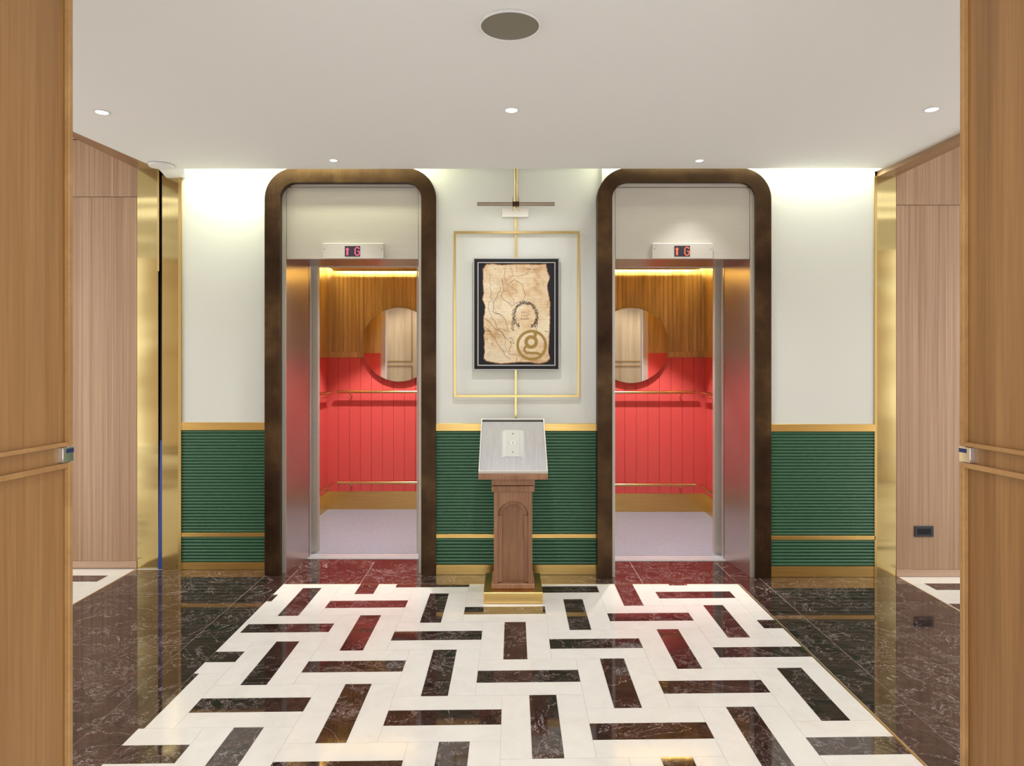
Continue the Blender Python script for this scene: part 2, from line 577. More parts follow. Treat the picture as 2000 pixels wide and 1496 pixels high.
# cove strips
area('cove_strip_left', (X(455, DL), EDGE + 0.04, 2.86), (X(455, DL), DL - 0.05, 2.45), 0.75, 0.03, P_COVE, (0.95, 1.0, 0.74))
area('cove_strip_left_portal', (X(690, DL), EDGE + 0.03, 2.86), (X(690, DL), DEL - 0.06, 2.5), 0.95, 0.03, P_COVE * 1.15, (0.97, 1.0, 0.68))
area('cove_strip_right', (X(1600, DR), EDGE + 0.022, 2.86), (X(1600, DR), DR - 0.01, 2.45), 0.72, 0.03, P_COVE * 1.3, (0.95, 1.0, 0.80))
area('cove_strip_right_portal', (X(1340, DR), EDGE + 0.020, 2.86), (X(1340, DR), DR - 0.03, 2.5), 0.95, 0.03, P_COVE * 1.15, (0.97, 1.0, 0.72))
area('cove_strip_middle', (0.05, EDGE - 0.05, 2.9), (0.05, DC, 2.6), 4.0, 0.03, P_COVE_MID, (0.93, 1.0, 0.8))

# ================================================================== LIFT WALL
wall = struct(box('wall_back', 'dark', -4.8, -1.75, 4.75, 4.9, 0, 3.0))


def stretch(d, xa, xb, y_rail, y_rib, y_mid, y_rib2, y_kick, core):
    """one stretch: paint above, brass rail, green reeding, brass strip, reeding, brass skirting"""
    zr, zb, zm, zc, zk = Z(y_rail, d), Z(y_rib, d), Z(y_mid, d), Z(y_mid + 8, d), Z(y_rib2, d)
    box('plaster_panel', 'plaster', xa, xb, d, d + 0.05, zr - 0.01, 3.0, wall)
    box('backing_board', 'groove', xa, xb, d + 0.004, d + 0.05, 0, zr, wall)
    box('chair_rail', 'brass', xa, xb, d - 0.010, d + 0.02, zb, zr, wall, 0.0012)
    box('brass_strip', 'brass', xa, xb, d - 0.008, d + 0.02, zc, zm, wall, 0.001)
    box('skirting_plate', 'brass', xa, xb, d - 0.002, d + 0.02, 0.001, zk, wall, 0.001)
    for z0, z1, n in ((zm, zb, 33), (zk, zc, 8)):
        h = (z1 - z0) / n
        r = h * 0.47
        prof = []
        for k in range(7):
            a = PI * k / 6
            prof.append((d + 0.004 - r * 0.95 * math.sin(a), z0 + h / 2 - r * math.cos(a)))
        first = MB().prism(prof, xa, xb, 'x', True).obj('rib', 'green', wall)
        for q in range(1, n):
            copy_part(first, dz=q * h)


stretch(DL, X(350, DL), X(532, DL), 825, 840, 1040, 1098, 1112, 0)
stretch(DC, X(826, DC), X(1190, DC), 827, 841.5, 1042.5, 1102.8, 1124, 0)
stretch(DR, X(1490, DR), X(1709, DR), 828.3, 842.6, 1046, 1105.8, 1127, 0)
box('wall_core', 'dark', -0.55, 0.68, DC + 0.05, DC + 0.25, 0, 3.0, wall)
box('wall_core', 'dark', 1.76, 4.8, DR + 0.06, DR + 0.25, 0, 3.0, wall)
for x0, x1, d in ((-1.60, -0.50, DEL), (0.62, 1.72, DER)):
    box('wall_head', 'plaster', x0, x1, d + 0.03, d + 0.2, 2.60, 3.0, wall)
# brass margins where the paint stops
box('edge_trim', 'brass_tube', X(350, DL), X(355.5, DL), DL - 0.014, DL, 0, CEIL + 0.02, wall)
box('edge_trim', 'brass_tube', X(1707, DR), X(1712, DR), DR - 0.008, DR + 0.01, 0, Z(345, DR), wall)
# brass columns
box('brass_column', 'brass_polished', X(316.5, DL), X(350, DL), DL, DL + 0.05, 0, CEIL + 0.02, wall)
box('brass_column', 'brass_polished', X(268, DWL), X(309, DWL), DWL, DWL + 0.04, 0, 2.76, wall)
box('edge_trim', 'brass_tube', X(309, DWL), X(312.5, DWL), DWL - 0.012, DWL, Z(530, DWL), 2.76, wall)
box('brass_column', 'brass_polished', X(1712, DWR), X(1750, DWR), DWR, DWR + 0.04, 0, 2.66, wall)
# narrow slot between the left columns; corridor's blue light and dark painted as wedges
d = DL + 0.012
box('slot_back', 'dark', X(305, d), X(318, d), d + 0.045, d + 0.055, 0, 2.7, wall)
MB().prism([(X(316.5, d), Z(860, d)), (X(312.5, d), Z(860, d)), (X(308.5, d), 0), (X(316.5, d), 0)], d, d + 0.03).obj('slot_light_and_shade', 'blue', wall)
MB().prism([(X(316.5, d), Z(515, d)), (X(312.5, d), Z(860, d)), (X(316.5, d), Z(860, d))], d, d + 0.03).obj('slot_light_and_shade', 'dark', wall)

# wood-clad walls beyond the side openings
wl = struct(box('wall_left', 'dark', -4.8, X(268, DWL), DWL + 0.02, DWL + 0.10, 0, 3.0))
zs = Z(384.5, DWL)
xs = [X(268, DWL) - 0.001, X(60, DWL), X(-240, DWL), -4.8]
for a, b2 in zip(xs, xs[1:]):
    box('veneer_panel', 'zebra', b2 + 0.001, a - 0.001, DWL, DWL + 0.02, Z(1096, DWL), zs - 0.0015, wl, 0.0008)
    box('veneer_panel', 'zebra', b2 + 0.001, a - 0.001, DWL, DWL + 0.02, zs + 0.0015, 2.94, wl, 0.0008)
box('skirting', 'copper', -4.8, X(268, DWL), DWL - 0.006, DWL + 0.02, 0.001, Z(1096, DWL), wl, 0.001)
wr = struct(box('wall_right', 'dark', X(1750, DWR), 4.8, DWR + 0.02, DWR + 0.10, 0, 3.0))
zs = Z(400.5, DWR)
xs = [X(1750, DWR) + 0.001, X(1960, DWR), X(2240, DWR), 4.8]
for a, b2 in zip(xs, xs[1:]):
    box('veneer_panel', 'zebra', a + 0.001, b2 - 0.001, DWR, DWR + 0.02, Z(1112.5, DWR), zs - 0.0015, wr, 0.0008)
    box('veneer_panel', 'zebra', a + 0.001, b2 - 0.001, DWR, DWR + 0.02, zs + 0.0015, 2.94, wr, 0.0008)
box('skirting', 'copper', X(1750, DWR), 4.8, DWR - 0.006, DWR + 0.02, 0.001, Z(1112.5, DWR), wr, 0.001)

# ================================================================== WALL BEHIND THE VIEWER'S DOORWAY (seen in the lift mirrors)
WF = 0.50
wf = struct(box('wall_front', 'front_wood', -4.8, -0.92, WF - 0.12, WF, 0, CEIL))
box('wall_section', 'front_wood', 0.95, 4.8, WF - 0.12, WF, 0, CEIL, wf)
box('wall_section', 'front_wood', -0.92, 0.95, WF - 0.12, WF, 2.45, CEIL, wf)
for sgn in (-1, 1):
    xb = 0.97
    for k in range(5):
        a, c2 = sgn * (xb + 0.04), sgn * (xb + 0.70)
        for z0, z1 in ((0.14, 1.33), (1.40, 2.52)):
            x0, x1 = min(a, c2), max(a, c2)
            o_ = [(x0, z0), (x1, z0), (x1, z1), (x0, z1)]
            i_ = [(x0 + 0.014, z0 + 0.014), (x1 - 0.014, z0 + 0.014), (x1 - 0.014, z1 - 0.014), (x0 + 0.014, z1 - 0.014)]
            MB().band(o_, i_, WF, WF + 0.014, 'y', True).obj('panel_bead', 'bead_wood', wf)
        xb += 0.75

# ================================================================== OPEN DOOR LEAVES IN THE FOREGROUND
LD = 1.30
for n_, sgn, xe in ((1, -1, X(143, LD)), (2, 1, X(1874, LD))):
    # leaf: swings towards the lifts, its edge at depth LD, hinged at the doorway
    dx = 0.018 * sgn
    back = (xe + sgn * 0.010 + sgn * 0.080, 0.51)
    front = (xe + sgn * 0.010, LD)
    th = 0.045

    def along(t, off, back=back, front=front, sgn=sgn):
        return (front[0] + (back[0] - front[0]) * t + sgn * off, front[1] + (back[1] - front[1]) * t)
    leaf = struct(MB().prism([along(0, 0.0), along(1, 0.0), along(1, th), along(0, th)], 0.008, 2.42, 'z').obj('door_%d' % n_, 'door_wood', None, 0.0008))

    def strip(t0, t1, z0, z1, nm='panel_bead', mt='bead_wood', o0=-0.010, o1=0.0, along=along, leaf=leaf):
        return MB().prism([along(t0, o0), along(t1, o0), along(t1, o1), along(t0, o1)], z0, z1, 'z').obj(nm, mt, leaf, 0.0012)
    zl, zu = (Z(912, LD), Z(902, LD)), (Z(870, LD), Z(862, LD))
    w_ = 0.013
    for z0, z1, ztop, zbot in ((0.12, zl[1], zl[0], 0.133), (zu[0], 2.30, 2.287, zu[1])):
        strip(0, w_, z0, z1)
        strip(1 - w_, 1, z0, z1)
    strip(w_, 1 - w_, zl[0], zl[1]); strip(w_, 1 - w_, zu[0], zu[1])
    strip(w_, 1 - w_, 0.12, 0.133); strip(w_, 1 - w_, 2.287, 2.30)
    # latch in the edge of the leaf
    lt = MB().prism([along(-0.004, -0.0085), along(0.03, -0.0085), along(0.03, 0.004), along(-0.004, 0.004)], Z(901, LD), Z(871.5, LD), 'z').obj('latch_plate', 'chrome', leaf, 0.0006)
    lt['label'] = 'chrome latch plate between the two beads'
    MB().prism([along(-0.0045, -0.0087), along(0.02, -0.0087), along(0.02, -0.001), along(-0.0045, -0.001)], Z(883, LD), Z(875, LD), 'z').obj('bolt_blue_reflection', 'navy', lt)  # blue reflection on the latch, painted as a navy strip

# ================================================================== LIFTS


def arc_path(x0, x1, zt, r, n=14):
    p = [(x0, 0.0), (x0, zt - r)]
    p += [(x0 + r - r * math.cos(a), zt - r + r * math.sin(a)) for a in [PI / 2 * k / n for k in range(1, n + 1)]]
    p += [(x1 - r + r * math.sin(a), zt - r + r * math.cos(a)) for a in [PI / 2 * k / n for k in range(0, n + 1)]]
    p += [(x1, 0.0)]
    return p


def ribbon(mb, pts, wdt, y0, y1, closed=False):
    """flat line of width wdt in an x-z plane"""
    n = len(pts)
    o_, i_ = [], []
    ws = wdt if isinstance(wdt, (list, tuple)) else [wdt] * n
    for k in range(n):
        a = pts[(k - 1) % n] if (closed or k > 0) else pts[k]
        b2 = pts[(k + 1) % n] if (closed or k < n - 1) else pts[k]
        dx, dz = b2[0] - a[0], b2[1] - a[1]
        l = math.hypot(dx, dz) or 1
        nx, nz = -dz / l, dx / l
        h = ws[k] / 2
        o_.append((pts[k][0] + nx * h, pts[k][1] + nz * h)); i_.append((pts[k][0] - nx * h, pts[k][1] - nz * h))
    mb.band(o_, i_, y0, y1, 'y', closed)
    return mb


def lift(side, d, px, lab):
    """px: portal outer left/right, inner left/right, opening left/right at the front of the reveal"""
    fd = d - (0.045 if side == 'left' else 0.02)     # front face of the portal
    xo0, xo1, xi0, xi1 = [X(p, fd) for p in px[:4]]
    xj0, xj1 = [X(p, d) for p in px[4:]]
    ds = 4.91 if side == 'left' else 4.86            # front of the door sill
    yb = 6.54 if side == 'left' else 6.43            # rear wall of the car
    root = thing('elevator', lab, 'elevator', ((xo0 + xo1) / 2, d, 0), 'elevators')
    zt = Z(327.5, fd)
    zi = Z(356.5, fd)
    MB().band(arc_path(xo0, xo1, zt, 0.205), arc_path(xi0, xi1, zi, 0.105), fd, d + (0.10 if side == 'left' else 0.05)).obj('portal_frame', 'bronze', root, 0.0015)
    # steel lining behind the portal
    zh = Z(505.5, d)
    o_ = [(xi0 - 0.03, 0), (xi0 - 0.03, zi + 0.03), (xi1 + 0.03, zi + 0.03), (xi1 + 0.03, 0)]
    zl_ = Z(364.5, d)
    i_ = [(xj0, 0), (xj0, zl_), (xj1, zl_), (xj1, 0)]
    MB().band(o_, i_, d + 0.003, d + 0.03).obj('steel_surround', 'steel', root)
    box('transom_panel', 'steel', xj0 + 0.003, xj1 - 0.003, d + 0.006, d + 0.03, zh, zl_ - 0.006, root, 0.0012)
    # splayed reveals and soffit
    inn = 0.05
    xk0, xk1 = xj0 + inn, xj1 - inn
    MB().prism([(xj0, d + 0.008), (xk0, ds + 0.02), (xk0 - 0.03, ds + 0.02), (xj0 - 0.03, d + 0.008)], 0.001, zh + 0.01, 'z').obj('jamb', 'steel_jamb', root)
    MB().prism([(xj1, d + 0.008), (xk1, ds + 0.02), (xk1 + 0.03, ds + 0.02), (xj1 + 0.03, d + 0.008)], 0.001, zh + 0.01, 'z').obj('jamb', 'steel_jamb', root)
    box('soffit', 'steel_jamb', xj0 - 0.02, xj1 + 0.02, d + 0.03, ds + 0.02, zh, zh + 0.03, root)
    # sill with its door tracks
    sl = box('door_sill', 'alu', xk0 - 0.02, xk1 + 0.02, ds, ds + 0.125, -0.03, 0.0015, root)
    for k in range(3):
        box('track_rib', 'alu', xk0 - 0.02, xk1 + 0.02, ds + 0.008 + k * 0.035, ds + 0.028 + k * 0.035, 0.0015, 0.006, sl)
    # edges of the parked landing doors and of the car doors
    for s, xk in ((-1, xk0), (1, xk1)):
        box('landing_door', 'steel_jamb', xk, xk + s * 0.28, ds + 0.035, ds + 0.06, 0.008, zh + 0.02, root)
        box('car_door', 'steel', xk + s * 0.006, xk + s * 0.30, ds + 0.085, ds + 0.11, 0.008, zh + 0.02, root)
        box('car_post', 'steel', xk - s * 0.028, xk + s * 0.03, ds + 0.155, ds + 0.21, 0.0, 2.42, root, 0.002)
    xc = (xk0 + xk1) / 2
    if side == 'left':
        wl_, wr_ = X(639.6, yb), 2 * xc - X(639.6, yb)
    else:
        wr_ = X(1377.5, yb); wl_ = 2 * xc - wr_
    yf = ds + 0.16
    box('car_front', 'steel', xk0 - 0.028, xk1 + 0.028, yf, yf + 0.04, zh + 0.012, 2.42, root)
    fl = box('car_floor', 'car_floor', wl_, wr_, ds + 0.127, yb, -0.03, 0.003, root)
    # car shell
    box('car_roof', 'black', wl_ - 0.03, wr_ + 0.03, yf, yb + 0.03, 2.42, 2.44, root)
    for s, xw in ((-1, wl_), (1, wr_)):
        box('front_return', 'plank', xk0 - 0.028 if s < 0 else xk1 + 0.028, xw, yf + 0.02, yf + 0.05, 1.508, 2.42, root)
        box('front_return', 'red', xk0 - 0.028 if s < 0 else xk1 + 0.028, xw, yf + 0.02, yf + 0.05, 0.175, 1.508, root)
    zt0, zt1 = 1.454, 1.508
    back = box('car_wall', 'red', wl_ - 0.02, wr_ + 0.02, yb + 0.006, yb + 0.02, 0, 2.42, root)
    shell = [(back, 'b')]
    for s, xw in ((-1, wl_), (1, wr_)):
        shell.append((box('car_wall', 'red', xw + s * 0.006, xw + s * 0.02, yf + 0.05, yb, 0, 2.42, root), s))
    # rear wall boards and planks
    wdt = wr_ - wl_
    nb = 13
    bw = wdt / nb
    fb = MB().box(wl_ + 0.0012, wl_ + bw - 0.0012, yb - 0.004, yb + 0.006, 0.175, zt0).obj('board', 'red', back, 0.0012)
    for k in range(1, nb):
        copy_part(fb, dx=k * bw)
    npk = 36
    pw = wdt / npk
    fp = MB().box(wl_ + 0.0009, wl_ + pw - 0.0009, yb - 0.006, yb + 0.006, zt1, 2.42).obj('plank', 'plank', back, 0.001)
    for k in range(1, npk):
        copy_part(fp, dx=k * pw)
    box('wood_rail', 'plank', wl_, wr_, yb - 0.012, yb + 0.006, zt0, zt1, back, 0.0015)
    box('kick_plate', 'brass', wl_, wr_, yb - 0.008, yb + 0.006, 0.004, 0.175, back)
    depth = yb - yf - 0.05
    for w0, s in shell[1:]:
        xw = wl_ if s < 0 else wr_
        xa, xb2 = (xw - 0.006, xw + 0.004) if s < 0 else (xw - 0.004, xw + 0.006)
        nb2 = 14
        bw2 = depth / nb2
        fb = MB().box(xa, xb2, yb - bw2 + 0.0012, yb - 0.0012, 0.175, zt0).obj('board', 'red', w0, 0.0012)
        for k in range(1, nb2):
            copy_part(fb, dy=-k * bw2)
        np2 = 38
        pw2 = depth / np2
        fp = MB().box(xa, xb2, yb - pw2 + 0.0009, yb - 0.0009, zt1, 2.42).obj('plank', 'plank', w0, 0.001)
        for k in range(1, np2):
            copy_part(fp, dy=-k * pw2)
        xs_ = (xw, xw - s * 0.012)
        box('wood_rail', 'plank', xs_[0], xs_[1], yb - depth, yb, zt0, zt1, w0, 0.0015)
        box('kick_plate', 'brass', xw, xw - s * 0.008, yb - depth, yb, 0.004, 0.175, w0)
    # ceiling panel with an open cove round it
    cp = box('car_ceiling', 'plank', wl_ + 0.07, wr_ - 0.07, yf + 0.06, yb - 0.07, 2.285, 2.305, root)
    box('ceiling_lip', 'plank', wl_ + 0.07, wr_ - 0.07, yb - 0.075, yb - 0.07, 2.27, 2.32, cp)
    ym = (yf + yb) / 2
    area('car_cove_back', (xc, yb - 0.10, 2.35), (xc, yb, 2.25), wdt - 0.2, 0.02, P_CAR_COVE * 0.75, (1.0, 0.84, 0.40))
    for s, xw in ((-1, wl_), (1, wr_)):
        a_ = area('car_cove_side', (xw - s * 0.10, ym, 2.35), (xw, ym, 2.25), 0.02, 1.0, P_CAR_COVE * 0.4, (1.0, 0.84, 0.40))
        a_.rotation_euler = (0, math.radians(-s * 45), 0)
    spot('car_downlight_and_fill', (xc, yb - 0.74, 2.28), (xc, yb - 0.74, 0), P_CAR, (1, 0.95, 0.90), 86, 0.30, 0.02)
    spot('car_downlight_and_fill', (xc, yb - 1.15, 2.28), (xc, yb - 1.15, 0), P_CAR * 0.22, (1, 0.95, 0.90), 110, 0.8, 0.05)  # weak second spot added as fill; the car's own light is single

    # round mirror
    mx, mz = (X(779, yb - 0.06), Z(673, yb - 0.06)) if side == 'left' else (X(1233, yb - 0.06), Z(674.5, yb - 0.06))
    mr = thing('round_mirror', 'frameless round mirror hung high on the rear wall of the %s lift car' % side, 'mirror', (mx, yb - 0.006, mz), 'lift mirrors')
    MB().lathe((mx, yb - 0.05, mz), [(0.350, 0.0), (0.3505, 0.001), (0.3505, 0.004)], 'y', 72).obj('mirror_glass', 'mirror', mr)
    MB().lathe((mx, yb - 0.0455, mz), [(0.3525, 0.0), (0.3525, 0.012)], 'y', 72).obj('rim', 'silver', mr)
    MB().lathe((mx, yb - 0.0335, mz), [(0.12, 0.0), (0.12, 0.0275)], 'y', 24).obj('wall_mount', 'black', mr)

    # handrails
    def rail(p0, p1, nrm, label_, br):
        r = thing('handrail', label_, 'handrail', p0, 'lift handrails')
        MB().tube([p0, p1], 0.0135, 16).obj('rail_bar', 'brass_tube', r)
        for t in br:
            q = Vector(p0).lerp(Vector(p1), t)
            e = q + Vector(nrm) * 0.065 + Vector((0, 0, -0.045))
            MB().tube([q + Vector((0, 0, -0.008)), q + Vector((0, 0, -0.03)) + Vector(nrm) * 0.012, e - Vector(nrm) * 0.012, e], 0.006, 8).obj('bracket', 'brass_tube', r)
    ends = (wl_ + 0.11, wr_ - 0.11)
    for z_, nm in ((1.128, 'upper'), (0.268, 'lower')):
        rail((ends[0], yb - 0.07, z_), (ends[1], yb - 0.07, z_), (0, 1, 0), '%s brass handrail across the rear wall of the %s lift' % (nm, side), (0.11, 0.89))
        for s, xw, sn in ((-1, wl_, 'left'), (1, wr_, 'right')):
            if side != sn:
                continue
            rail((xw - s * 0.07, yb - 0.11, z_), (xw - s * 0.07, yf + 0.12, z_), (s, 0, 0), '%s brass handrail on the outer side wall of the %s lift' % (nm, side), (0.12, 0.88))

    # floor indicator over the doorway
    pl = ((630, 749, 475, 505.2, 673.5, 703.5, 480.5, 501) if side == 'left' else (1274.5, 1392, 475, 505.2, 1317, 1347.5, 480, 501))
    di = d - 0.022
    x0, x1, z1, z0 = X(pl[0], di), X(pl[1], di), Z(pl[2], di), Z(pl[3], di)
    col = 'pink' if side == 'left' else 'orange-red'
    ind = thing('floor_indicator', 'steel floor indicator showing an up arrow and G in %s over the %s lift' % (col, side), 'display', ((x0 + x1) / 2, d, z0), 'floor indicators')
    box('housing', 'steel', x0, x1, di, d + 0.006, z0, z1, ind, 0.002)
    sx0, sx1, sz1, sz0 = X(pl[4], di), X(pl[5], di), Z(pl[6], di), Z(pl[7], di)
    sc = box('screen', 'black', sx0, sx1, di - 0.0015, di, sz0, sz1, ind)
    for xx in (x0 + 0.012, x1 - 0.012):
        MB().lathe((xx, di, (z0 + z1) / 2 + 0.012), [(0.003, 0), (0.003, -0.001)], 'y', 12).obj('screw', 'dark', ind)
    em = M['led_' + side]
    W_, H_ = sx1 - sx0, sz1 - sz0
    ax = sx0 + W_ * 0.17
    mb_ = MB().prism([(ax - W_ * .13, sz0 + H_ * .66), (ax, sz0 + H_ * .86), (ax + W_ * .13, sz0 + H_ * .66), (ax + W_ * .06, sz0 + H_ * .66), (ax + W_ * .06, sz0 + H_ * .12), (ax - W_ * .06, sz0 + H_ * .12), (ax - W_ * .06, sz0 + H_ * .66)], di - 0.0022, di - 0.0015)
    mb_.obj('arrow', 'led_' + side, sc)
    gx0, gx1, gz0, gz1 = sx0 + W_ * .67, sx0 + W_ * .95, sz0 + H_ * .12, sz0 + H_ * .86
    r = W_ * 0.09
    g_ = [(gx1, gz1 - r), (gx1 - r, gz1), (gx0 + r, gz1), (gx0, gz1 - r), (gx0, gz0 + r), (gx0 + r, gz0), (gx1 - r, gz0), (gx1, gz0 + r), (gx1, (gz0 + gz1) / 2), ((gx0 + gx1) / 2 + 0.001, (gz0 + gz1) / 2)]
    ribbon(MB(), g_, 0.0068, di - 0.0022, di - 0.0015).obj('letter', 'led_' + side, sc)
    return root


M['led_left'] = mat('led_pink', (0, 0, 0), 0.5, emit=(1.0, 0.10, 0.26), strength=1.3)
M['led_right'] = mat('led_orange', (0, 0, 0), 0.5, emit=(1.0, 0.16, 0.09), strength=1.3)
lift('left', DEL, (516.5, 851.6, 546.2, 822.6, 558.5, 817.5), 'left elevator with open doors showing a red car, bronze arched surround')
lift('right', DER, (1166.7, 1506.8, 1196.0, 1475.9, 1201.5, 1465.5), 'right elevator with open doors showing a red car, bronze arched surround')

# ================================================================== BRASS PIPE FRAME ON THE CENTRE WALL
yp = DC - 0.030
x0, x1, z1, z0 = X(888.5, yp), X(1129.5, yp), Z(454, yp), Z(773.5, yp)
pf = thing('brass_wall_frame', 'thin rectangular brass rod frame with a centre rod on the pale wall', 'wall frame', (X(1007.5, yp), DC, z0))
h = 0.0075
for nm, a in (('top_rod', (x0 - h, x1 + h, z1 - h, z1 + h)), ('bottom_rod', (x0 - h, x1 + h, z0 - h, z0 + h)), ('side_rod', (x0 - h, x0 + h, z0 + h, z1 - h)), ('side_rod', (x1 - h, x1 + h, z0 + h, z1 - h))):
    box(nm, 'brass_tube', a[0], a[1], yp - h, yp + h, a[2], a[3], pf, 0.001)
xm = X(1007.5, yp)
box('centre_rod', 'brass_tube', xm - 0.0068, xm + 0.0068, DC - 0.016, DC - 0.002, Z(842, DC), 2.86, pf, 0.001)
for xx, zz in ((x0, z1), (x1, z1), (x0, z0), (x1, z0)):
    MB().tube([(xx, yp + h, zz), (xx, DC, zz)], 0.004, 8).obj('stand_off', 'brass_tube', pf)

# ================================================================== PICTURE LIGHT
yl = 4.30
M['lamp_bronze'] = mat('lamp_bronze', (0.34, 0.28, 0.21), 0.35, 0.9)
M['plate_painted_shine'] = mat('brass_plate_painted_shine', (0.80, 0.78, 0.70), 0.3, 0.2)  # brass plate; the lamp's white reflection is put into its colour
pl_ = thing('picture_light', 'slim bronze picture light bar above the framed map', 'picture light', (X(1007, DC), DC - 0.016, Z(415, DC)))
zb = Z(398.5, yl)
MB().tube([(X(932, yl), yl, zb), (X(1083, yl), yl, zb)], 0.0115, 16).obj('light_bar', 'lamp_bronze', pl_)
box('wall_plate', 'plate_painted_shine', X(981, DC - .03), X(1032, DC - .03), DC - 0.040, DC - 0.017, Z(424, DC - .03), Z(407.5, DC - .03), pl_, 0.001)
for xx in (1001.5, 1013):
    x_ = X(xx, yl)
    MB().tube([(x_, yl, zb - 0.004), (x_, yl, zb + 0.030), (x_, yl + 0.01, zb + 0.052)], 0.0035, 8, 0.0012).obj('finial', 'brass_tube', pl_)
    MB().tube([(x_, yl, zb), (x_, yl + 0.1, zb + 0.004), (X(xx, DC - .03), DC - 0.03, Z(412, DC - .03))], 0.003, 8).obj('arm', 'brass_tube', pl_)
box('clamp', 'bronze', X(1001, yl), X(1014, yl), yl - 0.014, yl + 0.014, zb - 0.014, zb + 0.014, pl_, 0.002)
area('picture_light_lamp', (X(1007, yl), yl, zb - 0.0125), (X(1007, yl), yl + 0.12, zb - 0.6), 0.46, 0.015, P_PIC, (0.97, 0.98, 1.0))

# ================================================================== FRAMED MAP
yq = DC - 0.055
mp_ = thing('framed_map', 'black framed old map of Siam on scorched parchment with a gold letter emblem', 'picture', (X(1008.5, yq), DC - 0.02, Z(722.5, yq)))


def rect(a, b2, c, d_, dd):
    return [(X(a, dd), Z(d_, dd)), (X(b2, dd), Z(d_, dd)), (X(b2, dd), Z(c, dd)), (X(a, dd), Z(c, dd))]


MB().band(rect(924.5, 1092.5, 504, 722.5, yq), rect(926.3, 1090.8, 505.6, 721, yq), yq, DC - 0.017, 'y', True).obj('silver_edge', 'silver', mp_)
MB().band(rect(926.3, 1090.8, 505.6, 721, yq), rect(932.5, 1084.8, 511.8, 714.3, yq), yq + 0.001, DC - 0.017, 'y', True).obj('frame', 'black_frame', mp_, 0.001)
MB().band(rect(932.5, 1084.8, 511.8, 714.3, yq), rect(934.6, 1083, 513.5, 712.5, yq), yq + 0.003, DC - 0.03, 'y', True).obj('slip', 'silver', mp_)
yb_ = yq + 0.012
box('mount_board', 'mount', X(932.6, yb_), X(1084.7, yb_), yb_, DC - 0.022, Z(714.2, yb_), Z(512, yb_), mp_)


def U(u, v, low=False):
    """a point of the print, measured on it (units of 0.09 picture pixel)"""
    return (X(920 + u * 0.09, yb_), Z((608 if low else 498) + v * 0.09, yb_))


rnd = random.Random(3)


def torn(pts, step=12, amp=0.0011):
    out = []
    for a, b2 in zip(pts, pts[1:] + pts[:1]):
        for k in range(step):
            t = k / step
            out.append((a[0] + (b2[0] - a[0]) * t + rnd.uniform(-amp, amp), a[1] + (b2[1] - a[1]) * t + rnd.uniform(-amp, amp)))
    return out


sheet = [U(330, 190), U(250, 300), U(255, 480), U(245, 620), U(270, 800), U(240, 960), U(300, 1110), U(285, 1290), U(265, 120, 1), U(265, 330, 1), U(290, 440, 1), U(270, 520, 1), U(290, 900, 1), U(265, 1020, 1), U(330, 1090, 1), U(640, 1145, 1),
         U(965, 1120, 1), U(1190, 1105, 1), U(1500, 1145, 1), U(1650, 1100, 1), U(1725, 1030, 1), U(1690, 900, 1), U(1700, 560, 1), U(1715, 430, 1), U(1720, 200, 1), U(1715, 1230), U(1725, 1040), U(1680, 800), U(1660, 650), U(1715, 480), U(1660, 330), U(1630, 185), U(1440, 200), U(1000, 185), U(640, 205), U(470, 180)]
outer = torn(sheet, 9, 0.0022)
cxs = sum(p[0] for p in outer) / len(outer); czs = sum(p[1] for p in outer) / len(outer)
n_o = len(outer)
inner_ = [(cxs + (p[0] - cxs) * 0.978, czs + (p[1] - czs) * 0.983) for p in outer]
sh = MB()
yv = yb_ - 0.0012
sh.prism(inner_, yv, yb_, 'y')
sheet_o = sh.obj('map_sheet', 'parchment', mp_)
MB().band(outer, inner_, yv, yb_, 'y', True).obj('scorched_edge', 'burnt', mp_)


def ink(pts, wdt=0.0009, material='ink', low=False, closed=False, amp=0.0013, step=6, lift_=0.0004):
    q = [U(u, v, low) for u, v in pts]
    p = []
    for a, b2 in (zip(q, q[1:] + q[:1]) if closed else zip(q, q[1:])):
        for k in range(step):
            t = k / step
            p.append((a[0] + (b2[0] - a[0]) * t + rnd.uniform(-amp, amp), a[1] + (b2[1] - a[1]) * t + rnd.uniform(-amp, amp)))
    if not closed:
        p.append(q[-1])
    return p, wdt, closed


